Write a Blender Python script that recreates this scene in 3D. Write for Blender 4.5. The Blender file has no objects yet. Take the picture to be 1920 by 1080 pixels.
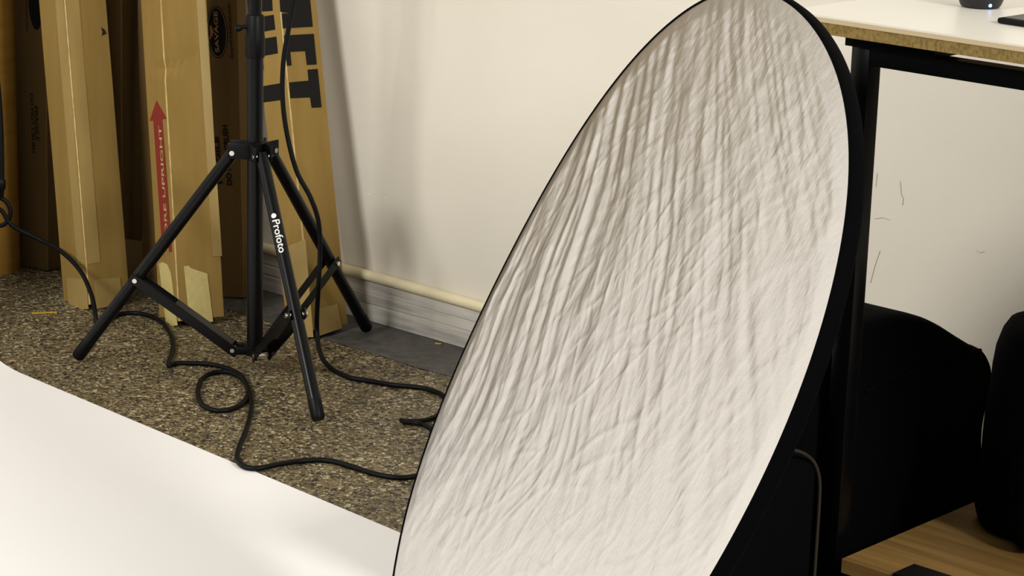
import bpy, bmesh, math, random
from mathutils import Vector, Matrix, noise

random.seed(7)
V = Vector
SC = bpy.context.scene
COL = SC.collection

# ------------------------------------------------------------------ camera
FPX, YAW, PITCH, ROLL, CAMH = 4541.0, math.radians(42.28), math.radians(14.751), math.radians(1.666), 1.2
fwd = V((-math.sin(YAW) * math.cos(PITCH), math.cos(YAW) * math.cos(PITCH), -math.sin(PITCH)))
_r = V((math.cos(YAW), math.sin(YAW), 0)); _u = _r.cross(fwd)
rgt = math.cos(ROLL) * _r + math.sin(ROLL) * _u
upv = -math.sin(ROLL) * _r + math.cos(ROLL) * _u
EYE = V((0, 0, CAMH))
cam = bpy.data.cameras.new('camera'); cam.sensor_width = 36; cam.lens = FPX / 1920 * 36
cam.clip_start = 0.05
cam_o = bpy.data.objects.new('camera', cam); COL.objects.link(cam_o)
cam_o.matrix_world = Matrix((( rgt.x, upv.x, -fwd.x, 0), (rgt.y, upv.y, -fwd.y, 0), (rgt.z, upv.z, -fwd.z, CAMH), (0, 0, 0, 1)))
SC.camera = cam_o

# ------------------------------------------------------------------ light and exposure
SC.view_settings.view_transform = 'Standard'
SC.view_settings.look = 'None'
SC.view_settings.gamma = 1
SC.view_settings.use_curve_mapping = False
SC.view_settings.exposure = 0.0
world = bpy.data.worlds.new('room_ambient'); SC.world = world
world.use_nodes = True
wb = world.node_tree.nodes['Background']
wb.inputs[0].default_value = (1.0, 0.985, 0.96, 1); wb.inputs[1].default_value = 0.35

def area(name, loc, target, sx, sy, power, color=(1, 0.985, 0.955)):
    l = bpy.data.lights.new(name, 'AREA'); l.shape = 'RECTANGLE'; l.size = sx; l.size_y = sy
    l.energy = power; l.color = color
    o = bpy.data.objects.new(name, l); COL.objects.link(o)
    o.location = loc
    o.rotation_euler = (V(target) - V(loc)).to_track_quat('-Z', 'Y').to_euler()
    return o
area('lamp_front', (-2.35, -2.3, 3.0), (-2.6, 2.8, 0.3), 1.3, 0.9, 178)
area('lamp_table_side', (1.8, 1.85, 2.4), (-2.8, 2.6, 0.3), 0.8, 0.8, 122)

# ------------------------------------------------------------------ helpers
def ray(x, y):
    return fwd + ((x - 960) / FPX) * rgt - ((y - 540) / FPX) * upv
def on_plane(x, y, n, p0):
    d = ray(x, y); n = V(n)
    return EYE + ((V(p0) - EYE).dot(n) / d.dot(n)) * d
def pf(x, y, z=0.0): return on_plane(x, y, (0, 0, 1), (0, 0, z))

def lin(c):
    return tuple((v / 255 / 12.92) if v / 255 <= 0.04045 else ((v / 255 + 0.055) / 1.055) ** 2.4 for v in c) + (1,)

def mat(name, rgb, rough=0.6, metal=0.0, bump=None, vary=None, spec=0.5, sheen=0, coat=0):
    """plain principled material; vary=(scale, rgb2, low, high) mixes a second tone by noise; bump=(scale, strength, dist)"""
    m = bpy.data.materials.new(name); m.use_nodes = True
    nt = m.node_tree; b = nt.nodes['Principled BSDF']
    b.inputs['Base Color'].default_value = lin(rgb)
    b.inputs['Roughness'].default_value = rough; b.inputs['Metallic'].default_value = metal
    b.inputs['Specular IOR Level'].default_value = spec
    if sheen: b.inputs['Sheen Weight'].default_value = sheen
    if coat: b.inputs['Coat Weight'].default_value = coat
    tc = nt.nodes.new('ShaderNodeTexCoord')
    if vary:
        n = nt.nodes.new('ShaderNodeTexNoise'); n.inputs['Detail'].default_value = 6
        mp = nt.nodes.new('ShaderNodeMapping')
        sc = vary[0]
        mp.inputs['Scale'].default_value = sc if isinstance(sc, tuple) else (sc, sc, sc)
        n.inputs['Scale'].default_value = 1.0
        nt.links.new(tc.outputs['Object'], mp.inputs[0]); nt.links.new(mp.outputs[0], n.inputs['Vector'])
        r = nt.nodes.new('ShaderNodeMapRange'); r.inputs[1].default_value = vary[2]; r.inputs[2].default_value = vary[3]
        nt.links.new(n.outputs['Fac'], r.inputs[0])
        mx = nt.nodes.new('ShaderNodeMix'); mx.data_type = 'RGBA'
        mx.inputs[6].default_value = lin(rgb); mx.inputs[7].default_value = lin(vary[1])
        nt.links.new(r.outputs[0], mx.inputs[0]); nt.links.new(mx.outputs[2], b.inputs['Base Color'])
    if bump:
        n2 = nt.nodes.new('ShaderNodeTexNoise'); n2.inputs['Detail'].default_value = 5
        mp2 = nt.nodes.new('ShaderNodeMapping'); sc = bump[0]
        mp2.inputs['Scale'].default_value = sc if isinstance(sc, tuple) else (sc, sc, sc)
        n2.inputs['Scale'].default_value = 1.0
        nt.links.new(tc.outputs['Object'], mp2.inputs[0]); nt.links.new(mp2.outputs[0], n2.inputs['Vector'])
        bp = nt.nodes.new('ShaderNodeBump'); bp.inputs['Strength'].default_value = bump[1]; bp.inputs['Distance'].default_value = bump[2]
        nt.links.new(n2.outputs['Fac'], bp.inputs['Height']); nt.links.new(bp.outputs[0], b.inputs['Normal'])
    return m

def mesh_obj(name, verts, faces, material, parent=None, smooth=False, kind=None, mats=None, fm=None):
    me = bpy.data.meshes.new(name); me.from_pydata([tuple(v) for v in verts], [], faces)
    for m in (mats or [material]): me.materials.append(m)
    if fm:
        for p, i in zip(me.polygons, fm): p.material_index = i
    if smooth:
        for p in me.polygons: p.use_smooth = True
    me.update()
    o = bpy.data.objects.new(name, me); COL.objects.link(o)
    if parent: o.parent = parent
    if kind: o['kind'] = kind
    return o

def bm_obj(name, bm, material, parent=None, smooth=False, kind=None, angle=None):
    me = bpy.data.meshes.new(name); bm.normal_update(); bm.to_mesh(me); bm.free()
    me.materials.append(material)
    if smooth:
        for p in me.polygons: p.use_smooth = True
        if angle: me.set_sharp_from_angle(angle=math.radians(angle))
    o = bpy.data.objects.new(name, me); COL.objects.link(o)
    if parent: o.parent = parent
    if kind: o['kind'] = kind
    return o

def thing(name, label, cat, group=None):
    o = bpy.data.objects.new(name, None); COL.objects.link(o)
    o.empty_display_size = 0.05
    return tag(o, label, cat, group)
def tag(o, label, cat, group=None):
    o['label'] = label; o['category'] = cat
    if group: o['group'] = group
    return o

def bm_box(bm, x0, x1, y0, y1, z0, z1, bev=0, seg=2, xf=None):
    r = bmesh.ops.create_cube(bm, size=1)
    vs = r['verts']
    for v in vs:
        v.co = V((x0 + (v.co.x + .5) * (x1 - x0), y0 + (v.co.y + .5) * (y1 - y0), z0 + (v.co.z + .5) * (z1 - z0)))
    if bev:
        es = list({e for v in vs for e in v.link_edges})
        r2 = bmesh.ops.bevel(bm, geom=es, offset=bev, segments=seg, affect='EDGES', profile=.5)
        vs = list({v for f in bm.faces for v in f.verts}) if xf else vs
    if xf:
        for v in vs: v.co = xf @ v.co
    return bm

def boxp(name, x0, x1, y0, y1, z0, z1, material, parent=None, bev=0, seg=2, xf=None, kind=None):
    bm = bmesh.new(); bm_box(bm, x0, x1, y0, y1, z0, z1, bev, seg, xf)
    return bm_obj(name, bm, material, parent, smooth=bool(bev and seg > 1), kind=kind, angle=40)

def frame_of(d):
    d = d.normalized(); a = V((0, 0, 1)) if abs(d.z) < .95 else V((1, 0, 0))
    u = d.cross(a).normalized(); return d, u, u.cross(d).normalized()

def tube(name, pts, rad, material, parent=None, seg=16, caps=True, closed=False):
    """swept tube; rad is a number or one per point"""
    n = len(pts); pts = [V(p) for p in pts]
    rads = rad if isinstance(rad, (list, tuple)) else [rad] * n
    verts, faces = [], []
    prev = None
    for i, p in enumerate(pts):
        if closed: d = pts[(i + 1) % n] - pts[i - 1]
        else: d = pts[min(i + 1, n - 1)] - pts[max(i - 1, 0)]
        d.normalize()
        if prev is None: _, u, w = frame_of(d)
        else:
            u = prev - prev.dot(d) * d; u.normalize(); w = u.cross(d)
        prev = u
        for k in range(seg):
            a = 2 * math.pi * k / seg
            verts.append(p + rads[i] * (math.cos(a) * u + math.sin(a) * w))
    m = n if closed else n - 1
    for i in range(m):
        for k in range(seg):
            a, b = i * seg + k, i * seg + (k + 1) % seg
            c, d2 = ((i + 1) % n) * seg + (k + 1) % seg, ((i + 1) % n) * seg + k
            faces.append((a, b, c, d2))
    if caps and not closed:
        faces.append(tuple(range(seg - 1, -1, -1))); faces.append(tuple((n - 1) * seg + k for k in range(seg)))
    o = mesh_obj(name, verts, faces, material, parent, smooth=True)
    o.data.set_sharp_from_angle(angle=math.radians(50))
    return o

def spline(pts, per=10, closed=False):
    """Catmull-Rom through pts"""
    pts = [V(p) for p in pts]; out = []; n = len(pts)
    rng = range(n if closed else n - 1)
    for i in rng:
        if closed: p0, p1, p2, p3 = pts[i - 1], pts[i], pts[(i + 1) % n], pts[(i + 2) % n]
        else: p0, p1, p2, p3 = pts[max(i - 1, 0)], pts[i], pts[i + 1], pts[min(i + 2, n - 1)]
        for k in range(per):
            t = k / per
            out.append(0.5 * ((2 * p1) + (p2 - p0) * t + (2 * p0 - 5 * p1 + 4 * p2 - p3) * t * t + (3 * p1 - p0 - 3 * p2 + p3) * t ** 3))
    if not closed: out.append(pts[-1])
    return out

def lathe(name, prof, center, material, parent=None, seg=40, axis=None):
    """prof: list of (r, h) from bottom to top"""
    c = V(center); d, u, w = (V((0, 0, 1)), V((1, 0, 0)), V((0, 1, 0))) if axis is None else frame_of(V(axis))
    verts, faces = [], []
    for r, h in prof:
        for k in range(seg):
            a = 2 * math.pi * k / seg
            verts.append(c + d * h + r * (math.cos(a) * u + math.sin(a) * w))
    n = len(prof)
    for i in range(n - 1):
        for k in range(seg):
            faces.append((i * seg + k, i * seg + (k + 1) % seg, (i + 1) * seg + (k + 1) % seg, (i + 1) * seg + k))
    faces.append(tuple(range(seg - 1, -1, -1))); faces.append(tuple((n - 1) * seg + k for k in range(seg)))
    o = mesh_obj(name, verts, faces, material, parent, smooth=True)
    o.data.set_sharp_from_angle(angle=math.radians(45))
    return o

def prism(name, outline, normal, depth, material, parent=None, kind=None):
    """flat outline (3D points, seen anticlockwise from normal) thickened by depth against the normal"""
    n = V(normal).normalized(); N = len(outline)
    vs = [V(p) for p in outline] + [V(p) - n * depth for p in outline]
    fs = [tuple(range(N)), tuple(range(2 * N - 1, N - 1, -1))]
    fs += [(i, i + N, (i + 1) % N + N, (i + 1) % N) for i in range(N)]
    bm = bmesh.new(); bv = [bm.verts.new(v) for v in vs]
    for f in fs:
        try: bm.faces.new([bv[i] for i in f])
        except ValueError: pass
    bmesh.ops.recalc_face_normals(bm, faces=bm.faces)
    return bm_obj(name, bm, material, parent, kind=kind)

_text_cache = {}
def text_geo(s, bold=0.0, align=None):
    key = (s, bold)
    if key not in _text_cache:
        cu = bpy.data.curves.new('lettering', 'FONT'); cu.body = s; cu.size = 1; cu.offset = bold; cu.fill_mode = 'FRONT'
        cu.resolution_u = 4
        o = bpy.data.objects.new('lettering', cu); COL.objects.link(o)
        dg = bpy.context.evaluated_depsgraph_get(); me = o.evaluated_get(dg).to_mesh()
        vs = [v.co.copy() for v in me.vertices]; fs = [tuple(p.vertices) for p in me.polygons]
        bpy.data.objects.remove(o); bpy.data.curves.remove(cu)
        x0 = min(v.x for v in vs); x1 = max(v.x for v in vs); y0 = min(v.y for v in vs); y1 = max(v.y for v in vs)
        _text_cache[key] = ([((v.x - x0) / (x1 - x0), (v.y - y0) / (y1 - y0)) for v in vs], fs)
    return _text_cache[key]

def flat_text(name, s, A, B, height, n, material, parent, bold=0.02, lift=0.0008):
    """lettering from A to B (its baseline) on a surface with outward normal n; letter height in metres"""
    uv, fs = text_geo(s, bold); n = V(n).normalized(); x = B - A
    y = n.cross(x.normalized()) * height
    return mesh_obj(name, [A + x * a + y * b + n * lift for a, b in uv], fs, material, parent)

# ------------------------------------------------------------------ materials
M = {}
M['wall'] = mat('cream_plaster', (228, 221, 206), .75, bump=((30, 30, 70), .10, .004), vary=((1.6, 1.6, 2.2), (218, 210, 193), .35, .75))
M['black_metal'] = mat('black_painted_metal', (7, 7, 8), .28, spec=.2)
M['black_plastic'] = mat('black_plastic', (7, 7, 8), .45, spec=.15)
M['rubber'] = mat('black_cord_rubber', (9, 9, 10), .5, spec=.15)
M['rivet'] = mat('bright_steel', (225, 222, 215), .3, metal=1)
M['card'] = mat('kraft_cardboard', (146, 119, 63), .8, spec=.2, vary=((30, 30, 3), (136, 109, 55), .3, .7), bump=((500, 500, 60), .12, .0006))
M['card_shaded'] = mat('shaded_brown_cardboard', (106, 84, 48), .85, spec=.15, vary=((25, 25, 3), (96, 75, 41), .3, .7), bump=((500, 500, 60), .12, .0006))  # brown board for the rear cartons, part of their shade mixed into the colour
M['card_edge'] = mat('worn_cardboard_edge', (184, 160, 108), .8, spec=.2, vary=(60, (158, 130, 72), .45, .7))
M['tube_card'] = mat('golden_cardboard_tube', (160, 120, 46), .75, spec=.25, vary=((8, 8, 60), (148, 108, 38), .35, .65))
M['tape'] = mat('clear_packing_tape', (162, 137, 82), .35, spec=.5, vary=((40, 40, 8), (153, 127, 73), .3, .7))
M['paper_tape'] = mat('pale_torn_paper_tape', (196, 180, 118), .6, spec=.3, bump=(60, .4, .004), vary=(35, (184, 166, 102), .4, .7))
M['ink'] = mat('black_ink', (24, 22, 20), .8, spec=.15)
M['ink_faint'] = mat('faded_black_ink', (42, 33, 22), .85, spec=.1)
M['red_ink'] = mat('red_ink', (128, 48, 38), .8, spec=.15)
M['logo_tan'] = mat('logo_tan', (150, 124, 78), .8, spec=.1)
M['logo_red'] = mat('logo_rust', (150, 100, 70), .8, spec=.1)
M['white_print'] = mat('white_print', (235, 232, 224), .6)
M['pipe'] = mat('cream_painted_pipe', (238, 226, 188), .45, vary=((6, 40, 40), (226, 213, 170), .45, .8), bump=(60, .15, .003))
M['paper'] = mat('white_seamless_paper', (241, 238, 234), .7, spec=.25)
M['laminate'] = mat('white_laminate', (225, 220, 208), .35)
M['lam_edge'] = mat('pale_laminate_edge', (196, 176, 138), .6)
M['chip'] = mat('particle_board', (142, 119, 70), .85, spec=.15, vary=((260, 260, 180), (112, 90, 48), .42, .7), bump=(260, .4, .002))
M['wood'] = mat('oak_board', (160, 124, 64), .6, vary=((3, 60, 60), (128, 94, 44), .35, .7))
M['fabric'] = mat('black_bag_fabric', (5, 5, 6), .95, spec=.06, bump=(900, .3, .0008))
M['piping'] = mat('grey_bag_piping', (48, 44, 33), .85, spec=.2)
M['rim'] = mat('black_binding_cloth', (4, 4, 5), .9, spec=.03, bump=(700, .3, .0006))
M['glass_black'] = mat('black_glass', (8, 8, 9), .3, spec=.1)
M['led'] = mat('blue_led', (90, 150, 255), .4)
b = M['led'].node_tree.nodes['Principled BSDF']; b.inputs['Emission Color'].default_value = (.18, .42, 1, 1); b.inputs['Emission Strength'].default_value = 4
M['yellow'] = mat('yellow_scrap', (205, 170, 40), .6)

def terrazzo():
    m = bpy.data.materials.new('terrazzo'); m.use_nodes = True; nt = m.node_tree; N = nt.nodes; L = nt.links
    b = N['Principled BSDF']; b.inputs['Roughness'].default_value = .5; b.inputs['Specular IOR Level'].default_value = .3
    tc = N.new('ShaderNodeTexCoord')
    wn = N.new('ShaderNodeTexNoise'); wn.inputs['Scale'].default_value = 120
    L.new(tc.outputs['Object'], wn.inputs['Vector'])
    wm = N.new('ShaderNodeMix'); wm.data_type = 'RGBA'; wm.blend_type = 'LINEAR_LIGHT'; wm.inputs[0].default_value = .006
    L.new(tc.outputs['Object'], wm.inputs[6]); L.new(wn.outputs['Color'], wm.inputs[7])
    def layer(scale, stops):
        v = N.new('ShaderNodeTexVoronoi'); v.inputs['Scale'].default_value = scale; L.new(wm.outputs[2], v.inputs['Vector'])
        s = N.new('ShaderNodeSeparateColor'); L.new(v.outputs['Color'], s.inputs[0])
        r = N.new('ShaderNodeValToRGB'); r.color_ramp.interpolation = 'CONSTANT'
        e = r.color_ramp.elements
        while len(e) > 1: e.remove(e[-1])
        e[0].position = 0; e[0].color = lin(stops[0][1])
        for p, c in stops[1:]: e.new(p).color = lin(c)
        L.new(s.outputs[0], r.inputs[0]); return r, v, s
    r1, v1, s1 = layer(270, [(0, (52, 46, 38)), (.16, (92, 81, 56)), (.38, (118, 104, 72)), (.60, (136, 121, 88)), (.74, (80, 72, 58)), (.87, (170, 155, 120)), (.95, (208, 196, 164))])
    r2, v2, s2 = layer(150, [(0, (50, 45, 40)), (.35, (120, 104, 72)), (.62, (146, 130, 98)), (.88, (186, 172, 140))])
    pick = N.new('ShaderNodeMath'); pick.operation = 'GREATER_THAN'; pick.inputs[1].default_value = .78
    L.new(s2.outputs[1], pick.inputs[0])
    mx = N.new('ShaderNodeMix'); mx.data_type = 'RGBA'
    L.new(pick.outputs[0], mx.inputs[0]); L.new(r1.outputs[0], mx.inputs[6]); L.new(r2.outputs[0], mx.inputs[7])
    # broad tone drift
    n = N.new('ShaderNodeTexNoise'); n.inputs['Scale'].default_value = 4; L.new(tc.outputs['Object'], n.inputs['Vector'])
    mr = N.new('ShaderNodeMapRange'); mr.inputs[3].default_value = .66; mr.inputs[4].default_value = 1.0; L.new(n.outputs['Fac'], mr.inputs[0])
    mm = N.new('ShaderNodeMix'); mm.data_type = 'RGBA'; mm.blend_type = 'MULTIPLY'; mm.inputs[0].default_value = 1
    L.new(mx.outputs[2], mm.inputs[6]); L.new(mr.outputs[0], mm.inputs[7])
    L.new(mm.outputs[2], b.inputs['Base Color'])
    return m
M['terrazzo'] = terrazzo()
M['border'] = mat('dark_floor_border', (88, 85, 80), .6, vary=(45, (62, 60, 58), .35, .7), bump=(120, .3, .003))
M['base'] = mat('scuffed_grey_baseboard', (198, 192, 180), .65, vary=((5, 60, 60), (150, 146, 138), .42, .72), bump=((4, 80, 80), .4, .004))

# ------------------------------------------------------------------ room shell
WALL_Y = 3.012; BASE_Y = 2.997
floor = mesh_obj('floor', [(-7, -1.5, 0), (2.5, -1.5, 0), (2.5, WALL_Y + .2, 0), (-7, WALL_Y + .2, 0)], [(0, 1, 2, 3)], M['terrazzo'], kind='structure')
# darker border of the floor along the wall, with an uneven edge
N = 160; vs = []; fs = []
for i in range(N + 1):
    x = -6 + 7.5 * i / N
    e = 2.853 + .010 * noise.noise(V((x * 9, 0, 0))) + .006 * noise.noise(V((x * 40, 3, 0)))
    vs += [(x, e, .0008), (x, BASE_Y + .01, .0008)]
for i in range(N): fs.append((2 * i, 2 * i + 2, 2 * i + 3, 2 * i + 1))
mesh_obj('border_strip', vs, fs, M['border'], floor)
# the plaster wall: uneven, with a few bulges
NX, NZ = 240, 90; vs = []; fs = []
for j in range(NZ + 1):
    for i in range(NX + 1):
        x = -7 + 9.5 * i / NX; z = -.02 + 2.9 * j / NZ
        d = .002 * noise.noise(V((x * 1.1, z * .9, 1))) + .0004 * noise.noise(V((x * 5, z * 5, 4)))
        vs.append((x, WALL_Y - d, z))
for j in range(NZ):
    for i in range(NX): fs.append((j * (NX + 1) + i, j * (NX + 1) + i + 1, (j + 1) * (NX + 1) + i + 1, (j + 1) * (NX + 1) + i))
wall = mesh_obj('wall_back', vs, fs, M['wall'], smooth=True, kind='structure')
mesh_obj('wall_left', [(-5.6, -1.5, 0), (-5.6, WALL_Y + .1, 0), (-5.6, WALL_Y + .1, 2.88), (-5.6, -1.5, 2.88)], [(0, 1, 2, 3)], M['wall'], kind='structure')
# baseboard: moulded profile run along the wall
prof = [(WALL_Y + .004, .0015), (BASE_Y, .0015), (BASE_Y, .030), (BASE_Y + .0022, .0315), (BASE_Y + .0022, .034), (BASE_Y, .0355), (BASE_Y + .0005, .050), (BASE_Y + .003, .0512), (BASE_Y + .003, .0535), (BASE_Y + .001, .055), (BASE_Y + .003, .071), (BASE_Y + .008, .076), (WALL_Y + .004, .077)]
vs = []; fs = []; NB = 120
for i in range(NB + 1):
    x = -6.5 + 8 * i / NB
    for k, (y, z) in enumerate(prof):
        vs.append((x, y + .0008 * noise.noise(V((x * 6, k, 0))), z + (.0008 * noise.noise(V((x * 7, 2, k))) if k > 1 else 0)))
P = len(prof)
for i in range(NB):
    for k in range(P - 1): fs.append((i * P + k, i * P + k + 1, (i + 1) * P + k + 1, (i + 1) * P + k))
mesh_obj('baseboard_back', vs, fs, M['base'], kind='structure')
# cracks and chips in the plaster
def crack(pts, w=.0012, name='crack'):
    P = [on_plane(x, y, (0, 1, 0), (0, WALL_Y - .0012, 0)) for x, y in pts]
    tube(name, P, w, M['crack'], wall, seg=6)
M['crack'] = mat('plaster_crack', (186, 177, 158), .9)
M['flake'] = mat('plaster_flake', (226, 219, 204), .8)
for pts in ([(1650, 470), (1640, 500), (1632, 530)], [(1688, 340), (1690, 365), (1694, 372), (1692, 385)], [(1640, 410), (1655, 408), (1668, 412)], [(1832, 470), (1838, 474), (1846, 471)], [(1645, 325), (1642, 350)]):
    crack(pts, .0006)
for (x, y) in ((692, 365), (721, 371), (768, 372), (925, 320), (940, 343), (955, 344), (815, 392), (740, 366), (1880, 300), (1690, 450), (1790, 255)):
    c = on_plane(x, y, (0, 1, 0), (0, WALL_Y, 0))
    o = lathe('plaster_bump', [(.0030, 0), (.0022, .0006), (.0008, .001)], c + V((0, .0006, 0)), M['flake'], wall, seg=9, axis=(0.1, -1, .2))
pipe = tube('heating_pipe', [(-6.3 + 7.6 * i / 60, BASE_Y + .0035 - .0012 * math.sin(i * .9), .0835 + .0012 * math.sin(i * .53 + 1)) for i in range(61)], .0098, M['pipe'], seg=18)
tag(pipe, 'cream painted pipe running along the top of the baseboard', 'pipe')

# ------------------------------------------------------------------ cardboard boxes
class Carton:
    def __init__(s, name, label, near_b, near_t, ang, side, lean_y, material, length=1.38, dent=None, group='long cardboard cartons leaning at the wall', depth2=None):
        N0 = pf(*near_b); d = ray(*near_t)
        t = (N0.y + lean_y * CAMH - 0) / (d.y - lean_y * d.z)
        T = EYE + t * d
        lx = (T.x - N0.x) / T.z
        s.w = V((lx, lean_y, 1)).normalized()
        vd = (EYE - N0); ca = math.atan2(vd.y, vd.x) + math.radians(ang)
        nR = V((math.cos(ca), math.sin(ca), 0)); er = V((-nR.y, nR.x, 0))
        s.er = (er - er.dot(s.w) * s.w).normalized()
        s.el = er.cross(s.w); s.el = s.w.cross(s.er).normalized()
        if s.el.dot(nR) > 0: s.el = -s.el
        s.nR = -s.el; s.nL = -s.er
        s.a = side; s.b = depth2 or side
        low = min(0, (s.er * s.a).z, (s.el * s.b).z, (s.er * s.a + s.el * s.b).z)
        s.N = N0 + V((0, 0, -low + .0005))
        s.root = thing(name, label, 'box', group)
        s.root.location = (N0.x, N0.y, 0)
        s.inv = Matrix.Translation(-s.root.location)
        # body: chamfered square section with rings along the length
        c = .0019; a, bb = s.a, s.b
        sec = [(c, 0, 0), (a - c, 0, 1), (a, c, 0), (a, bb - c, 1), (a - c, bb, 0), (c, bb, 1), (0, bb - c, 0), (0, c, 1)]
        # order: right face (n = -el) from near corner, then far faces, then left face; odd faces are chamfers
        rings = 70; vs = []; fs = []; fm = []
        sub = []
        for k in range(8):
            p, q = sec[k], sec[(k + 1) % 8]
            n = 6 if k % 2 == 0 else 1
            for j in range(n): sub.append((p[0] + (q[0] - p[0]) * j / n, p[1] + (q[1] - p[1]) * j / n, k % 2))
        K = len(sub)
        for i in range(rings + 1):
            h = length * i / rings
            for (u, v, _) in sub:
                q = s.N + s.er * u + s.el * v + s.w * h
                f = noise.noise(V((u * 30 + hash(name) % 7, v * 30, h * 6))) * .0007
                cen = s.N + s.er * a / 2 + s.el * bb / 2 + s.w * h
                out = (q - cen).normalized(); q = q + out * f
                if dent:
                    g = math.exp(-((h - dent[0] - (u * .25 if dent[1] else 0)) / .008) ** 2) * max(0, 1 - (u + v * 1.5) / (a * 1.0))
                    q = q - out * .006 * g
                vs.append(q)
        for i in range(rings):
            for k in range(K):
                fs.append((i * K + k, i * K + (k + 1) % K, (i + 1) * K + (k + 1) % K, (i + 1) * K + k)); fm.append(sub[k][2])
        fs.append(tuple(range(K - 1, -1, -1))); fm.append(0); fs.append(tuple(rings * K + k for k in range(K))); fm.append(0)
        o = mesh_obj('carton_body', [v + V(s.inv.translation) for v in vs], fs, None, s.root, mats=[material, M['card_edge'] if material is not M['card_shaded'] else M['card_shaded_edge']], fm=fm)
        bm = bmesh.new(); bm.from_mesh(o.data); bmesh.ops.recalc_face_normals(bm, faces=bm.faces); bm.to_mesh(o.data); bm.free()
    def P(s, face, px, lift=.001):
        n = s.nR if face == 'R' else s.nL
        return on_plane(px[0], px[1], n, s.N) + n * lift
    def fc(s, face, u, h, lift=.001):
        e, n = (s.er, s.nR) if face == 'R' else (s.el, s.nL)
        return s.N + e * u + s.w * h + n * lift
    def loc(s, pts): return [p - s.root.location for p in pts]
    def patch(s, name, face, pxs, material, lift=.001, depth=.0006):
        n = s.nR if face == 'R' else s.nL
        return prism(name, s.loc([s.P(face, p, lift) for p in pxs]), n, depth, material, s.root)
    def strip(s, name, face, u0, u1, h0, h1, material, lift=.001):
        n = s.nR if face == 'R' else s.nL
        return prism(name, s.loc([s.fc(face, *q, lift) for q in ((u0, h0), (u1, h0), (u1, h1), (u0, h1))]), n, .0006, material, s.root)
    def text(s, name, face, string, pa, pb, height, material, bold=.02, lift=.0012):
        n = s.nR if face == 'R' else s.nL
        A, B = s.loc([s.P(face, pa, 0), s.P(face, pb, 0)])
        return flat_text(name, string, A, B, height, n, material, s.root, bold, lift)
M['card_shaded_edge'] = mat('shaded_brown_cardboard_edge', (116, 92, 54), .85, spec=.15)  # edge tone of the rear cartons, darkened with the same painted shade

def tape_both(cn, w, h0, h1, m=None):
    cn.strip('tape', 'R', .003, w[1], h0, h1, m or M['tape'], .0009); cn.strip('tape', 'L', .003, w[0], h0, h1, m or M['tape'], .0009)

# front carton with tape along its edge
b2 = Carton('paper_roll_carton', 'kraft carton with clear tape down its near edge, beside the cardboard tube', (168, 584), (120, 0), 32.6, .089, .02, M['card'], length=1.1)
tape_both(b2, (.030, .030), .075, 1.3)
b2.patch('tape', 'L', [(126, 520), (163, 524), (167, 579), (131, 582)], M['tape'], .0016)
b2.patch('tape', 'R', [(175, 524), (224, 520), (229, 570), (180, 579)], M['tape'], .0016)
b2.patch('torn_dent', 'R', [(189, 51), (196, 56), (199, 63), (190, 67), (192, 60)], M['ink_faint'], .0010, .0003)
# carton with the red arrow
b4 = Carton('paper_roll_carton', 'kraft carton with red upward arrow and torn pale tape at its foot', (336, 617), (300, 0), 24, .0895, .05, M['card'], dent=(.455, True))
b4.patch('arrow_print', 'L', [(294, 188), (313, 222), (305, 224), (323, 472), (305, 472), (288, 226), (281, 227)], M['red_ink'], .0008, .0004)
b4.text('printed_text', 'L', 'STORE UPRIGHT', (318.5, 478), (303.5, 236), .0125, M['card_edge'], .012, .0014)
b4.patch('paper_tape', 'L', [(299, 494), (306, 491), (315, 496), (322, 512), (334, 610), (313, 611)], M['paper_tape'], .0015)
b4.patch('paper_tape', 'R', [(344, 499), (353, 498), (358, 503), (388, 513), (399, 603), (355, 606)], M['paper_tape'], .0015)
b4.patch('tape', 'R', [(368, 0), (384, 0), (416, 480), (399, 480)], M['tape'], .0008)
# carton with big black lettering
b6 = Carton('paper_roll_carton', 'kraft carton with big black block letters, nearest the bare wall', (585, 639), (522, 0), 46, .093, .05, M['card'], length=1.05, depth2=.066)
def block(face, px): b6.patch('block_letter', face, px, M['ink'], .0009, .0004)
Z = lambda pts: [(480 + x / 5.143, y / 5.143) for x, y in pts]
block('R', Z([(318, 795), (505, 777), (495, 672), (592, 664), (630, 1035), (535, 1040), (520, 940), (328, 948)]))
block('R', Z([(265, 342), (555, 326), (583, 622), (488, 627), (472, 494), (328, 500), (341, 632), (296, 634)]))
block('R', Z([(245, 130), (330, 127), (232, 115), (218, -120), (508, -120), (545, 258), (258, 274)]))
block('L', Z([(40, 835), (232, 803), (245, 965), (40, 992)]))
block('L', Z([(-60, 395), (198, 352), (214, 514), (68, 540), (78, 674), (-30, 690)]))
block('L', Z([(-60, 180), (172, 142), (188, 285), (-50, 325)]))
block('L', Z([(-70, 120), (163, 104), (150, -120), (-90, -120)]))
b6.patch('tape', 'L', [(520, 470), (573, 448), (588, 632), (545, 634)], M['tape'], .0007)
b6.patch('tape', 'R', [(594, 580), (632, 570), (641, 615), (598, 630)], M['tape'], .0007)
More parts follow.
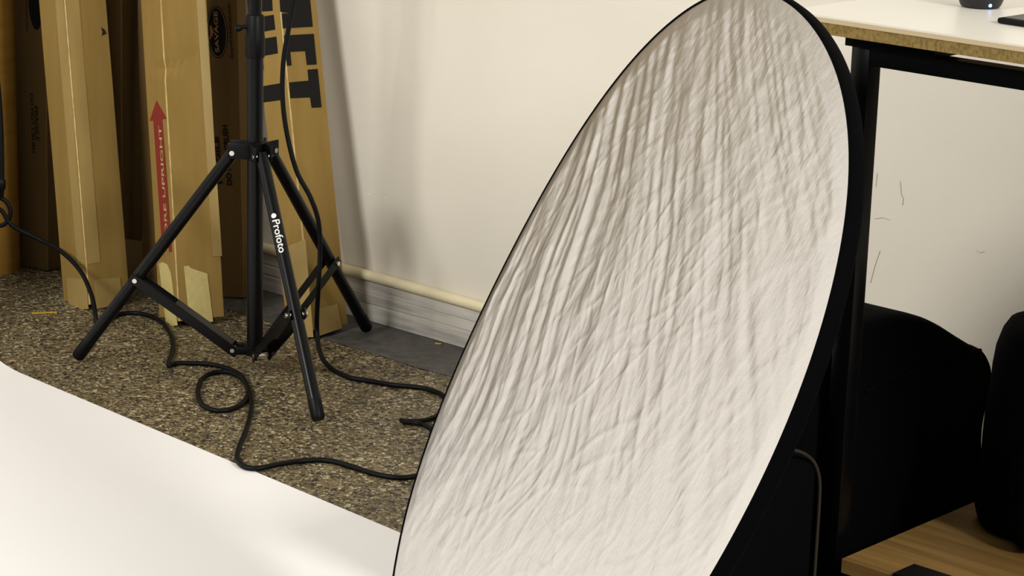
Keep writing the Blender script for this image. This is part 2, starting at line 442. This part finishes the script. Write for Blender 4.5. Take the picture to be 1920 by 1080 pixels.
# cartons standing behind
b1 = Carton('paper_roll_carton', 'shaded brown carton with faded print behind the cardboard tube', (89, 510), (86, 0), 45, .042, .03, M['card_shaded'], depth2=.09)
b1.text('printed_text', 'L', 'FRAGILE', (65, 199), (68, 264), .009, M['ink_faint'])
b1.text('printed_text', 'L', 'DO NOT CRUSH', (57, 175), (61, 286), .0085, M['ink_faint'])
b3 = Carton('paper_roll_carton', 'shaded brown carton with a taped foot between two bright cartons', (229, 546), (228, 0), 62, .085, .03, M['card_shaded'], depth2=.05)
b3.patch('tape', 'R', [(234, 448), (268, 452), (270, 536), (234, 543)], M['tape'], .0012)
b5 = Carton('paper_roll_carton', 'shaded brown carton with black oval logo, behind the tripod pole', (458, 562), (446, 0), 74, .05, .0, M['card_shaded'], depth2=.094)
b5.text('printed_text', 'L', 'SavageUniversal.com', (440, 110), (434, 7), .0085, M['ink_faint'], .015)
b5.text('printed_text', 'L', 'FRAGILE', (418, 344), (410, 256), .0105, M['ink'], .035)
b5.text('printed_text', 'L', 'DO NOT CRUSH', (436, 347), (427, 234), .0105, M['ink'], .035)
def oval(cn, face, c, rx, ry, tilt, name, m, lift, inner=None):
    pts = [(c[0] + rx * math.cos(a) + tilt * ry * math.sin(a), c[1] + ry * math.sin(a)) for a in [2 * math.pi * k / 40 for k in range(40)]]
    if inner is None: return cn.patch(name, face, pts, m, lift, .0003)
    p2 = [(c[0] + (rx - inner) * math.cos(a) + tilt * ry * math.sin(a), c[1] + (ry - inner) * math.sin(a)) for a in [2 * math.pi * k / 40 for k in range(40)]]
    O = cn.loc([cn.P(face, p, lift) for p in pts]); I = cn.loc([cn.P(face, p, lift) for p in p2])
    return mesh_obj(name, O + I, [(k, (k + 1) % 40, 40 + (k + 1) % 40, 40 + k) for k in range(40)], m, cn.root)
oval(b5, 'L', (407.5, 60), 19.5, 49, .05, 'logo_oval', M['ink'], .0009)
oval(b5, 'L', (407.5, 60), 17.8, 46.5, .05, 'logo_outline', M['logo_tan'], .0012, 1.0)
b5.text('logo_text', 'L', 'SAVAGE', (411.5, 98), (408, 21), .0075, M['logo_tan'], .02, .0014)
b5.patch('logo_figure', 'L', [(393, 50), (397, 47), (397, 54), (401, 52), (399, 58), (403, 60), (398, 63), (401, 69), (396, 66), (396, 73), (393, 72), (395, 62)], M['logo_red'], .0014, .0003)
oval(b5, 'L', (419.5, 15), 2.0, 2.2, 0, 'registered_mark', M['ink_faint'], .0012, .7)
b7 = Carton('paper_roll_carton', 'deep shaded plain carton in the narrow gap behind the red arrow carton', (336, 556), (326, 0), 60, .03, .05, M['card_shaded'], depth2=.079, length=.75)
oval(b1, 'L', (67, 6), 13, 50, .05, 'logo_oval', M['ink'], .0009)
b1.text('printed_text', 'L', 'SavageUniversal.com', (46, -45), (49, 58), .0075, M['ink_faint'], .015)

# the round cardboard tube at the frame's edge
tb = thing('cardboard_tube', 'round golden cardboard tube standing upright next to the cartons', 'tube'); tc0 = pf(-6, 505); tb.location = tc0
R = .046
lathe('tube_wall', [(R, 0.0), (R, .5), (R, 1.0), (R, 1.45), (R - .006, 1.45), (R - .006, .02)], (0, 0, 0.0005), M['tube_card'], tb, seg=56)

# ------------------------------------------------------------------ white paper backdrop
pa, pb = pf(40, 702), pf(750, 1001)
dirx = (pb - pa).normalized(); diry = V((dirx.y, -dirx.x, 0))
vs = []; fs = []
prof = [(s0, .002) for s0 in (2.6, 2.0, 1.4, .9, .5, .25, .1, 0)]
Rr = .36
for k in range(1, 41):
    a = k * math.pi / 2 / 40; prof.append((-Rr * math.sin(a), .002 + Rr * (1 - math.cos(a))))
prof += [(-Rr, .3 + .2 * k) for k in range(9)]
NW = 24
for j in range(NW + 1):
    for (s0, z) in prof:
        p0 = pa + dirx * s0 + diry * (2.72 * j / NW); vs.append((p0.x, p0.y, z))
P = len(prof)
for j in range(NW):
    for k in range(P - 1): fs.append((j * P + k, j * P + k + 1, (j + 1) * P + k + 1, (j + 1) * P + k))
paper = mesh_obj('backdrop_paper', vs, fs, M['paper'])
sol = paper.modifiers.new('thickness', 'SOLIDIFY'); sol.thickness = .0006
tag(paper, 'white seamless backdrop paper spread over the floor', 'backdrop')

# ------------------------------------------------------------------ light stand
feet = [pf(140, 680), pf(599, 799), pf(691, 625)]
cen = (feet[0] + feet[1] + feet[2]) / 3
st = thing('light_stand', 'black tripod light stand with three splayed tube legs and braces', 'light stand')
st.location = (cen.x, cen.y, 0)
bmat = M['black_metal']
tube('pole', [(0, 0, .032), (0, 0, .56)], .0136, bmat, st, 24)
tube('upper_pole', [(0, 0, .5), (0, 0, 1.55)], .0112, bmat, st, 24)
cl = lathe('clamp_collar', [(.0145, .54), (.0162, .543), (.0162, .575), (.0155, .578), (.0155, .607), (.0135, .611)], (0, 0, 0), M['black_plastic'], st, 28)
kd = -rgt * .9 - fwd * .3
kd.z = 0; kd.normalize()
tube('knob_stem', [V((0, 0, .592)) + kd * .014, V((0, 0, .590)) + kd * .026], .0035, bmat, cl, 12)
tube('clamp_knob', [V((0, 0, .590)) + kd * .022, V((0, 0, .5895)) + kd * .027, V((0, 0, .589)) + kd * .033], [.004, .0062, .0055], M['black_plastic'], cl, 14)
# spreader hub: a collar with three forked lugs
hubz = .385
def fork(name, z, r0, h, parent):
    c = lathe(name, [(r0, z - h / 2), (r0 + .0025, z - h / 2 + .002), (r0 + .0025, z + h / 2 - .002), (r0, z + h / 2)], (0, 0, 0), M['black_plastic'], parent, 28)
    return c
hub = fork('leg_hub', hubz, .0155, .030, st)
low = fork('brace_hub', .040, .0150, .018, st)
PIV, LOWP, LR = .036, .036, .0106
for i, ft in enumerate(feet):
    d = (ft - cen); d.z = 0; rad = d.length; d.normalize(); side = V((-d.y, d.x, 0))
    xf = Matrix(((d.x, side.x, 0, 0), (d.y, side.y, 0, 0), (0, 0, 1, 0), (0, 0, 0, 1)))
    for sg in (-1, 1):
        for hb, z, hh, ext in ((hub, hubz, .027, PIV + .008), (low, .040, .014, LOWP + .008)):
            y0 = sg * (.0135 if hb is hub else .0125)
            bm = bmesh.new(); bm_box(bm, .006, ext, y0 - .002, y0 + .002, z - hh / 2, z + hh / 2, .0018, 2, xf)
            bm_obj('hub_lug', bm, M['black_plastic'], hb, True, angle=40)
    a = d * PIV + V((0, 0, hubz - .004)); bfoot = d * (rad - .004) + V((0, 0, .0095))
    ax = (bfoot - a).normalized()
    leg = tube('leg', [a - ax * .004, bfoot - ax * .028], LR, bmat, st, 24)
    tube('foot_cap', [bfoot - ax * .034, bfoot - ax * .004, bfoot], [LR + .0006, LR + .0006, LR - .0015], M['black_plastic'], leg, 24)
    # bolts
    tube('bolt', [a - side * .0165, a + side * .0165], .0042, M['rivet'], hub, 14)
    mid = a + (bfoot - a) * .61
    tube('bolt', [mid - side * .0185, mid + side * .0185], .0040, M['rivet'], leg, 14)
    lp = d * LOWP + V((0, 0, .040))
    tube('bolt', [lp - side * .0155, lp + side * .0155], .0036, M['rivet'], low, 14)
    # brace: a channel of two flat bars joined at the lower end
    br = thing_b = bpy.data.objects.new('brace', None)
    e = (mid - lp); ln = e.length; e.normalize(); q = side.cross(e).normalized()
    bm = bmesh.new()
    X = Matrix(((e.x, side.x, q.x, lp.x), (e.y, side.y, q.y, lp.y), (e.z, side.z, q.z, lp.z), (0, 0, 0, 1)))
    bm2 = bmesh.new(); bm_box(bm2, -.010, ln + .010, -.0150, -.0128, -.0085, .0085, .001, 1, X); me_t = bpy.data.meshes.new('t'); bm2.to_mesh(me_t); bm2.free(); bm.from_mesh(me_t)
    bm2 = bmesh.new(); bm_box(bm2, -.010, ln + .010, .0128, .0150, -.0085, .0085, .001, 1, X); bm2.to_mesh(me_t); bm2.free(); bm.from_mesh(me_t)
    bm2 = bmesh.new(); bm_box(bm2, .006, ln * (.62 if i == 0 else .30), -.0130, .0130, -.0085, -.0065, .0005, 1, X); bm2.to_mesh(me_t); bm2.free(); bm.from_mesh(me_t)
    bpy.data.objects.remove(thing_b)
    bm_obj('brace', bm, bmat, st)
    if i == 1:
        # lettering wrapped round the leg, reading down, with its ring emblem
        vdir = (EYE - (V(st.location) + a)); vdir = vdir - vdir.dot(ax) * ax; vdir.normalize()
        ydir = vdir.cross(ax).normalized()
        L0, L1, hgt, off = .118, .176, .0125, -.0062
        def wrap(t, y):
            th = y / LR
            return a + ax * t + (LR + .0004) * (math.cos(th) * vdir + math.sin(th) * ydir)
        uv, fs2 = text_geo('Profoto', .012)
        tb_ = bmesh.new(); tv = [tb_.verts.new((u, v, 0)) for u, v in uv]
        for f in fs2: tb_.faces.new([tv[k] for k in f])
        for k in range(1, 14):                      # cut into narrow bands so that the print follows the round tube
            bmesh.ops.bisect_plane(tb_, geom=tb_.verts[:] + tb_.edges[:] + tb_.faces[:], plane_co=(0, k / 14, 0), plane_no=(0, 1, 0))
        tb_.verts.index_update(); uv = [(v.co.x, v.co.y) for v in tb_.verts]; fs2 = [tuple(v.index for v in f.verts) for f in tb_.faces]; tb_.free()
        mesh_obj('printed_text', [wrap(L0 + (L1 - L0) * u, off + hgt * v) for u, v in uv], fs2, M['white_print'], leg)
        pts = []
        cx, cy, rr = .1105, off + .0045, .0042
        K = 20; vs2 = [wrap(cx, cy)] + [wrap(cx + rr * math.cos(2 * math.pi * k / K), cy + rr * math.sin(2 * math.pi * k / K)) for k in range(K)]
        mesh_obj('printed_emblem', vs2, [(0, 1 + k, 1 + (k + 1) % K) for k in range(K)], M['white_print'], leg)

# ------------------------------------------------------------------ cords
CR = .0042
def floor_cord(pxs, z=CR): return [pf(x, y, z) for x, y in pxs]
STD = V((cen.x, cen.y, 0))
vpl = V((fwd.x, fwd.y, 0)).normalized()
def hang(x, y, back=0.0): return on_plane(x, y, vpl, STD + vpl * back)
pts = [STD + V((.024, 0, 1.50)), hang(503, -840, -.01), hang(514, -640, .0), hang(538, -380, .01), hang(553, -180, .02), hang(556, -60, .02), hang(551, 0, .03), hang(540, 60, .03), hang(531, 120, .03), hang(530, 185, .03), hang(538, 250, .03), hang(556, 320, .03), hang(582, 370, .03), hang(597, 415, .03), hang(600, 470, .03), hang(597, 540, .03)]
pts += [pf(594, 610, .062), pf(600, 660, .022)] + floor_cord([(618, 688), (650, 706), (690, 714), (740, 722), (795, 728), (832, 742), (845, 765), (838, 790)])
c1 = tube('power_cord', spline(pts, 8), CR, M['rubber'], seg=12)
tag(c1, 'black cord hanging beside the tripod pole and trailing past the lettered carton', 'cord')
LB = pf(-20, 500); 
def hangl(x, y): return on_plane(x, y, vpl, V((LB.x, LB.y, 0)) - vpl * .25)
cord = thing('sync_cord', 'black cord looping over the terrazzo along the white paper edge', 'cord')
cp = [hangl(-14, 371), hangl(2, 372), hangl(14, 381), hangl(20, 398), hangl(13, 416), hangl(0, 423), hangl(-12, 412), hangl(-8, 392), hangl(4, 396), hangl(18, 418), hangl(38, 432), hangl(80, 452)]
q0 = hangl(80, 452); q1 = pf(180, 616, CR)
for f, (x, y) in ((.25, (118, 474)), (.5, (152, 510)), (.75, (172, 555)), (.92, (179, 592))):
    # drop from the hanging plane to the floor
    d = ray(x, y); tgt = q0.lerp(q1, f); n2 = V((d.x, d.y, 0)).normalized(); cp.append(on_plane(x, y, n2, tgt))
cp += floor_cord([(182, 614), (192, 612), (205, 600), (225, 589), (255, 587), (285, 594), (308, 608), (322, 632), (324, 655), (316, 684), (330, 681), (360, 681), (395, 683), (430, 692), (455, 708), (465, 735), (455, 756), (430, 768), (400, 769), (378, 757), (371, 735), (378, 712), (400, 699), (430, 698), (455, 712), (469, 738), (471, 768), (462, 805), (448, 840)]) + floor_cord([(445, 862), (458, 875), (485, 878), (520, 871)], CR + .0026) + floor_cord([(565, 864), (610, 863), (650, 872), (690, 885), (730, 894), (765, 895), (800, 888)])
tube('cord_line', spline(cp, 7), CR, M['rubber'], cord, seg=12)
tube('hanging_lead', spline([hangl(-60, -900), hangl(-50, -500), hangl(-32, -150), hangl(-14, 60), hangl(-4, 160), hangl(1, 230), hangl(3, 300), hangl(3, 345)], 6), .0050, M['rubber'], cord, 12)
tube('strain_relief', [hangl(3, 335), hangl(3, 338), hangl(3, 352), hangl(3, 356), hangl(2, 374)], [.005, .0075, .0078, .005, .0045], M['black_plastic'], cord, 14)
c3 = tube('cord_end', spline([pf(830, 774, CR), pf(812, 783, CR), pf(790, 789, CR * 1.5), pf(772, 790, CR), pf(756, 789, CR), pf(753, 788, CR), pf(762, 791, CR * 1.2), pf(780, 793, CR * 2.2), pf(797, 798, CR * 1.4), pf(812, 806, CR), pf(825, 815, CR)], 8), CR * .95, M['rubber'], seg=12)
tag(c3, 'short black cord bend poking out beside the reflector edge', 'cord')

# ------------------------------------------------------------------ silver reflector
RC = EYE + (V((-1.638, 1.942, .426)) - EYE) * .989; RN = V((-.492, -.762, .421)).normalized()
RH = V((0, 0, 1)).cross(RN).normalized()        # towards the viewer's right in the disc plane
if RH.dot(rgt) < 0: RH = -RH
RU = RN.cross(RH).normalized()
if RU.z < 0: RU = -RU
outline_px = [(1310, 7), (1240, 62), (1175, 128), (1100, 228), (1030, 335), (960, 470), (905, 595), (850, 702), (800, 832), (770, 925), (740, 1075), (1475, 1), (1530, 52), (1565, 122), (1584, 220), (1588, 330), (1580, 440), (1555, 572), (1520, 690), (1470, 812), (1410, 930), (1335, 1070)]
import numpy as np
A = []; bb = []
for x, y in outline_px:
    p0 = on_plane(x, y, RN, RC) - RC; u, w = p0.dot(RH), p0.dot(RU)
    th = math.atan2(w, u); A.append([1] + [f(k * th) for k in (2, 3, 4) for f in (math.cos, math.sin)]); bb.append(math.hypot(u, w))
A = np.array(A); bb = np.array(bb)
reg = np.diag([0, .02, .02, .1, .1, .2, .2])
cf = np.linalg.solve(A.T @ A + reg, A.T @ bb)
def rad_at(th): return float(cf @ np.array([1] + [f(k * th) for k in (2, 3, 4) for f in (math.cos, math.sin)]))
low_z = min((RC + (RH * math.cos(t) + RU * math.sin(t)) * rad_at(t)).z for t in [2 * math.pi * k / 360 for k in range(360)])
print('REFLECTOR lowest z', low_z, cf)

rf = thing('silver_reflector', 'large round silver reflector disc with wrinkled fabric and black rim', 'reflector')
tmin = min((rad_at(t) * math.sin(t), t) for t in [2 * math.pi * k / 360 for k in range(360)])[1]
base = RC + (RH * math.cos(tmin) + RU * math.sin(tmin)) * rad_at(tmin); rf.location = (base.x, base.y, 0)
SH = -V(rf.location)
def wrinkle(u, w, R0):
    """height of the silver cloth at in-plane (u, w): folds fan out down the cloth and turn to loose creases near the foot"""
    a = .117 + .500 * u + .753 * w; b0 = .719 + .515 * u - 1.527 * w      # slanted in-plane axes, the folds run along b0
    b1 = b0 + .05 * noise.noise(V((a * 4, b0 * 3, 2)))
    s1 = (a - .40) * math.exp(-1.0 * b1 * .85)
    s2 = (a - .40) * math.exp(-1.0 * b1 * .85) + .12 * b1
    h = 0
    for fr, am, st_, seed in ((24, .9, 1.1, 1), (54, .65, 2.0, 5), (110, .34, 3.6, 9)):
        h += am * (1 - abs(noise.noise(V((s1 * fr + .3 * noise.noise(V((a * 9, b1 * 6, seed))), b1 * st_, seed)))) * 2.0)
    for fr, am, st_, seed in ((34, .32, 1.8, 31), (70, .20, 3.0, 37)):
        h += am * (1 - abs(noise.noise(V((s2 * fr, b1 * st_, seed)))) * 2.0)
    cr = 0
    for seed, rot in ((11, .7), (17, -.5), (23, 1.4), (29, 2.2)):
        x2 = u * math.cos(rot) + w * math.sin(rot); y2 = -u * math.sin(rot) + w * math.cos(rot)
        n = noise.noise(V((x2 * 24, y2 * 7, seed))); cr += max(0, 1 - abs(n) * 6) * .30
    rel = (w / R0 + 1) / 2
    amp = .30 + .70 * min(1, max(0, (rel - .15) / .35))
    amp *= 1.0 + .55 * max(0, -u / R0)
    edge = math.hypot(u, w) / R0
    e = min(1, max(0, (1 - edge) / .05))
    return (h * amp * .00125 + cr * .0009) * e
NR, NT = 170, 520
vs = [RC + SH + RN * wrinkle(0, 0, .467)]; fs = []
for i in range(1, NR + 1):
    f = (i / NR)
    for k in range(NT):
        t = 2 * math.pi * k / NT; R0 = rad_at(t); r = R0 * f
        u, w = r * math.cos(t), r * math.sin(t)
        vs.append(RC + SH + RH * u + RU * w + RN * wrinkle(u, w, R0))
for k in range(NT): fs.append((0, 1 + k, 1 + (k + 1) % NT))
for i in range(NR - 1):
    a0, b0 = 1 + i * NT, 1 + (i + 1) * NT
    for k in range(NT): fs.append((a0 + k, b0 + k, b0 + (k + 1) % NT, a0 + (k + 1) % NT))
M['silver'] = mat('silver_cloth', (220, 218, 215), .29, metal=1.0, bump=((140, 140, 60), .25, .0016))
so = mesh_obj('silver_cloth', vs, fs, M['silver'], rf, smooth=True)
# black binding round the hoop and the black back
ring = []
sec = [(-.001, .0006), (.0018, .0012), (.0035, -.001), (.0045, -.008), (.0035, -.015), (.0, -.0175), (-.006, -.0165)]
NT2 = 240; vs = []; fs = []
for k in range(NT2):
    t = 2 * math.pi * k / NT2; R0 = rad_at(t); e = RH * math.cos(t) + RU * math.sin(t)
    for dr, dn in sec: vs.append(RC + SH + e * (R0 + dr) + RN * dn)
S = len(sec)
for k in range(NT2):
    for j in range(S - 1): fs.append((k * S + j, k * S + j + 1, ((k + 1) % NT2) * S + j + 1, ((k + 1) % NT2) * S + j))
mesh_obj('rim_binding', vs, fs, M['rim'], rf, smooth=True)
vs = [RC + SH - RN * .012]; fs = []
for k in range(NT2):
    t = 2 * math.pi * k / NT2; e = RH * math.cos(t) + RU * math.sin(t); vs.append(RC + SH + e * (rad_at(t) - .002) - RN * .0155)
for k in range(NT2): fs.append((0, 1 + (k + 1) % NT2, 1 + k))
mesh_obj('black_backing', vs, fs, M['rim'], rf)

# ------------------------------------------------------------------ table
TZ = .79; TFY = 2.365
tbl = thing('work_table', 'work table with white top, particle board edge and black steel frame', 'table')
tbl.location = (-1.63, 2.41, 0); T0 = -V(tbl.location)
def tb_box(name, x0, x1, y0, y1, z0, z1, m, par=tbl, bev=0, seg=2):
    return boxp(name, x0 + T0.x, x1 + T0.x, y0 + T0.y, y1 + T0.y, z0, z1, m, par, bev, seg)
TX0, TX1, TBY = -1.72, .05, 2.985
top = tb_box('table_top', TX0, TX1, TFY, TBY, TZ - .0215, TZ - .0075, M['chip'])
tb_box('laminate', TX0, TX1, TFY - .0004, TBY, TZ - .0020, TZ, M['laminate'], top)
tb_box('edge_strip', TX0, TX1, TFY - .0012, TBY, TZ - .0075, TZ - .0020, M['lam_edge'], top)
LW = .0262; LX = -1.644; LY = 2.400
for x in (LX, TX1 - .10):
    for y in (LY, TBY - .06):
        lg = tb_box('leg', x, x + LW, y, y + LW, .004, TZ - .0225 - .006, M['black_metal'], tbl, .0015, 2)
        tb_box('leg_foot', x - .002, x + LW + .002, y - .002, y + LW + .002, 0, .006, M['black_plastic'], lg)
BZ0, BZ1 = .7325, .7545
tb_box('front_beam', LX + LW, TX1 - .10, LY, LY + LW, BZ0, BZ1, M['black_metal'], tbl, .001, 1)
tb_box('back_beam', LX + LW, TX1 - .10, TBY - .06, TBY - .06 + LW, BZ0, BZ1, M['black_metal'], tbl, .001, 1)
tb_box('side_beam', LX, LX + LW, LY + LW, TBY - .06, BZ0, BZ1, M['black_metal'], tbl, .001, 1)
tb_box('side_beam', TX1 - .10, TX1 - .10 + LW, LY + LW, TBY - .06, BZ0, BZ1, M['black_metal'], tbl, .001, 1)
tb_box('mounting_plate', LX - .007, LX + .118, LY - .004, LY + .05, BZ1 - .001, TZ - .0215, M['black_metal'])
tb_box('shelf_beam', LX + LW, TX1 - .10, LY, LY + LW, .075, .101, M['black_metal'], tbl, .001, 1)
tb_box('shelf_beam', LX + LW, TX1 - .10, TBY - .10, TBY - .10 + LW, .075, .101, M['black_metal'], tbl, .001, 1)
sb = tb_box('lower_shelf', -1.593, TX1 - .12, 2.375, 2.93, .101, .120, M['wood'], tbl, .0008, 1)
tb_box('shelf_clip', -1.512, -1.455, 2.366, 2.413, .095, .1265, M['black_plastic'], sb, .001, 1)

# things on the table
spk = thing('smart_speaker', 'small black round speaker with a blue light on the white table', 'speaker')
sp0 = pf(1838, 13, TZ); spk.location = (sp0.x, sp0.y, TZ)
lathe('speaker_body', [(.020, .0003), (.0235, .001), (.0255, .004), (.0285, .012), (.0300, .022), (.0305, .05), (.0300, .085), (.026, .093), (.015, .096)], (0, 0, 0), mat('black_speaker_shell', (14, 14, 15), .45), spk, 48)
ld = on_plane(1858, 11, vpl, sp0 - vpl * .027)
dl = V((ld.x - sp0.x, ld.y - sp0.y, 0)).normalized()
hz = ld.z - TZ
rs = .0255 + (.0285 - .0255) * max(0, min(1, (hz - .004) / .008))
lathe('status_light', [(.0021, 0), (.0021, .0012), (.0012, .0018)], dl * (rs - .0004) + V((0, 0, hz)), M['led'], spk, 16, axis=dl)
tab = thing('tablet', 'flat black tablet with a glossy face lying on the white table', 'tablet')
tp = pf(1868, 44, TZ); tab.location = (tp.x, tp.y, TZ)
rot = Matrix.Rotation(math.radians(-2), 4, 'Z')
boxp('tablet_case', 0, .26, 0, .18, .0004, .0072, M['black_plastic'], tab, .0028, 3, rot)
boxp('tablet_glass', .005, .255, .005, .175, .0070, .0077, M['glass_black'], tab, .0002, 1, rot)

# ------------------------------------------------------------------ bags under the table
def loft(name, rings, material, parent, cap=True):
    """rings: list of lists of points with the same count"""
    n = len(rings[0]); vs = [p for r in rings for p in r]; fs = []
    for i in range(len(rings) - 1):
        for k in range(n): fs.append((i * n + k, i * n + (k + 1) % n, (i + 1) * n + (k + 1) % n, (i + 1) * n + k))
    if cap: fs += [tuple(range(n - 1, -1, -1)), tuple((len(rings) - 1) * n + k for k in range(n))]
    bm = bmesh.new(); bv = [bm.verts.new(v) for v in vs]
    for f in fs: bm.faces.new([bv[i] for i in f])
    bmesh.ops.recalc_face_normals(bm, faces=bm.faces)
    return bm_obj(name, bm, material, parent, True, angle=60)
# big soft case beside the leg: side profile in the YZ plane, rounded over its thickness
bag = thing('equipment_bag', 'big black soft bag with a domed top behind the table leg', 'bag'); bag.location = (-1.74, 2.56, 0)
XF = -1.66
side_px = [(1557, 657), (1590, 620), (1620, 606), (1655, 597), (1690, 590), (1725, 592), (1760, 604), (1800, 629), (1830, 647), (1845, 653), (1858, 667), (1866, 690), (1864, 720), (1855, 765), (1848, 805), (1846, 850), (1845, 900), (1845, 950)]
side = [on_plane(x, y, (1, 0, 0), (XF, 0, 0)) for x, y in side_px]
side = spline([V((XF, 2.405, .004)), V((XF, 2.375, .10)), V((XF, 2.365, .25))] + side + [V((XF, side[-1].y, .05)), V((XF, side[-1].y - .012, .004))], 4)
cy = sum(p.y for p in side) / len(side); cz = sum(p.z for p in side) / len(side)
rings = []
for dx, k in ((.000, .93), (-.006, .975), (-.016, .995), (-.03, 1.0), (-.09, 1.0), (-.18, .99), (-.2, .97), (-.21, .92)):
    rings.append([V((p.x + dx, cy + (p.y - cy) * k, max(.002, cz + (p.z - cz) * k))) - V(bag.location) for p in side])
loft('bag_body', rings, M['fabric'], bag)
lid = [on_plane(x, y, (1, 0, 0), (XF + .001, 0, 0)) - V(bag.location) for x, y in ((1622, 735), (1660, 712), (1710, 697), (1760, 680), (1805, 663), (1838, 657))]
tube('lid_seam', spline(lid, 6), .003, mat('bag_seam_tape', (9, 9, 10), .9, spec=.05), bag, 8)
# slim case with grey piping in front of it, the reflector leans on it
cs = thing('camera_case', 'black box-shaped case with thin grey piping behind the reflector', 'case'); cs.location = (-1.80, 2.2, 0)
C0 = -V(cs.location); CX = -1.612
boxp('case_body', -1.985 + C0.x, CX + C0.x, 2.10 + C0.y, 2.348 + C0.y, .003, .262, M['fabric'], cs, .022, 4)
pp = [on_plane(x, y, (1, 0, 0), (CX + .0005, 0, 0)) for x, y in ((1440, 842), (1470, 842), (1492, 845), (1512, 853), (1527, 868), (1535, 890), (1537, 915), (1535, 960), (1531, 1020), (1527, 1080))]
tube('edge_piping', [p + C0 for p in spline(pp, 6)], .0022, M['piping'], cs, 8)
# backpack standing on the lower shelf
bp = thing('backpack', 'tall black backpack standing on the lower wooden shelf', 'backpack')
b0 = pf(1905, 985, .12); bp.location = (b0.x, b0.y, .12)
hdir = V((rgt.x, rgt.y, 0)).normalized(); ddir = V((-hdir.y, hdir.x, 0))
def bpx(x, y): return on_plane(x, y, ddir, b0)
lefts = [(1850, 1000), (1835, 975), (1829, 945), (1833, 905), (1843, 868), (1847, 820), (1852, 775), (1860, 735), (1866, 690), (1873, 655), (1885, 626), (1900, 608), (1925, 600)]
rings = []
for (x, y) in lefts:
    L = bpx(x, y); hw = (L - b0).dot(-hdir); z = max(.1205, L.z); cxr = .10
    ringc = b0 + hdir * cxr; ringc.z = z
    a = max(.02, hw + cxr); bdep = .085 * min(1, a / .12)
    rings.append([ringc + hdir * (a * math.copysign(abs(math.cos(t)) ** .7, math.cos(t))) + ddir * (bdep * math.copysign(abs(math.sin(t)) ** .7, math.sin(t))) - V(bp.location) for t in [2 * math.pi * k / 32 for k in range(32)]])
loft('pack_body', rings, M['fabric'], bp)
pk = boxp('front_pocket', -.03, .17, -.125, -.06, .004, .14, M['fabric'], bp, .025, 4, Matrix(((hdir.x, ddir.x, 0, 0), (hdir.y, ddir.y, 0, 0), (0, 0, 1, 0), (0, 0, 0, 1))))
zp = [bpx(x, y) - ddir * .0865 - V(bp.location) for x, y in ((1872, 880), (1880, 858), (1893, 842), (1906, 835))]
tube('zip_pull', spline(zp, 6), .0022, mat('dark_zip', (26, 26, 27), .5), bp, 8)
tube('zip_slider', [zp[-1], zp[-1] + V((.004, .0, -.002))], .003, M['rivet'], bp, 10)

# ------------------------------------------------------------------ scraps on the floor
def scrap(px, ln, w, ang, label):
    c = pf(*px); d = V((math.cos(ang), math.sin(ang), 0)); s2 = V((-d.y, d.x, 0))
    top = [c + d * (ln * a) + s2 * (w * b_) + V((0, 0, .0022 + .001 * (a > 0))) for a, b_ in ((-.5, -.5), (.1, -.6), (.5, -.3), (.45, .5), (-.1, .4), (-.5, .5))]
    tag(prism('paper_scrap', top, (0, 0, 1), .0018, M['yellow']), label, 'scrap')
scrap((83, 588), .045, .004, .9, 'thin yellow straw-like scrap lying on the terrazzo near the taped carton')
scrap((822, 646), .012, .005, .2, 'tiny yellow crumb at the foot of the grey baseboard')
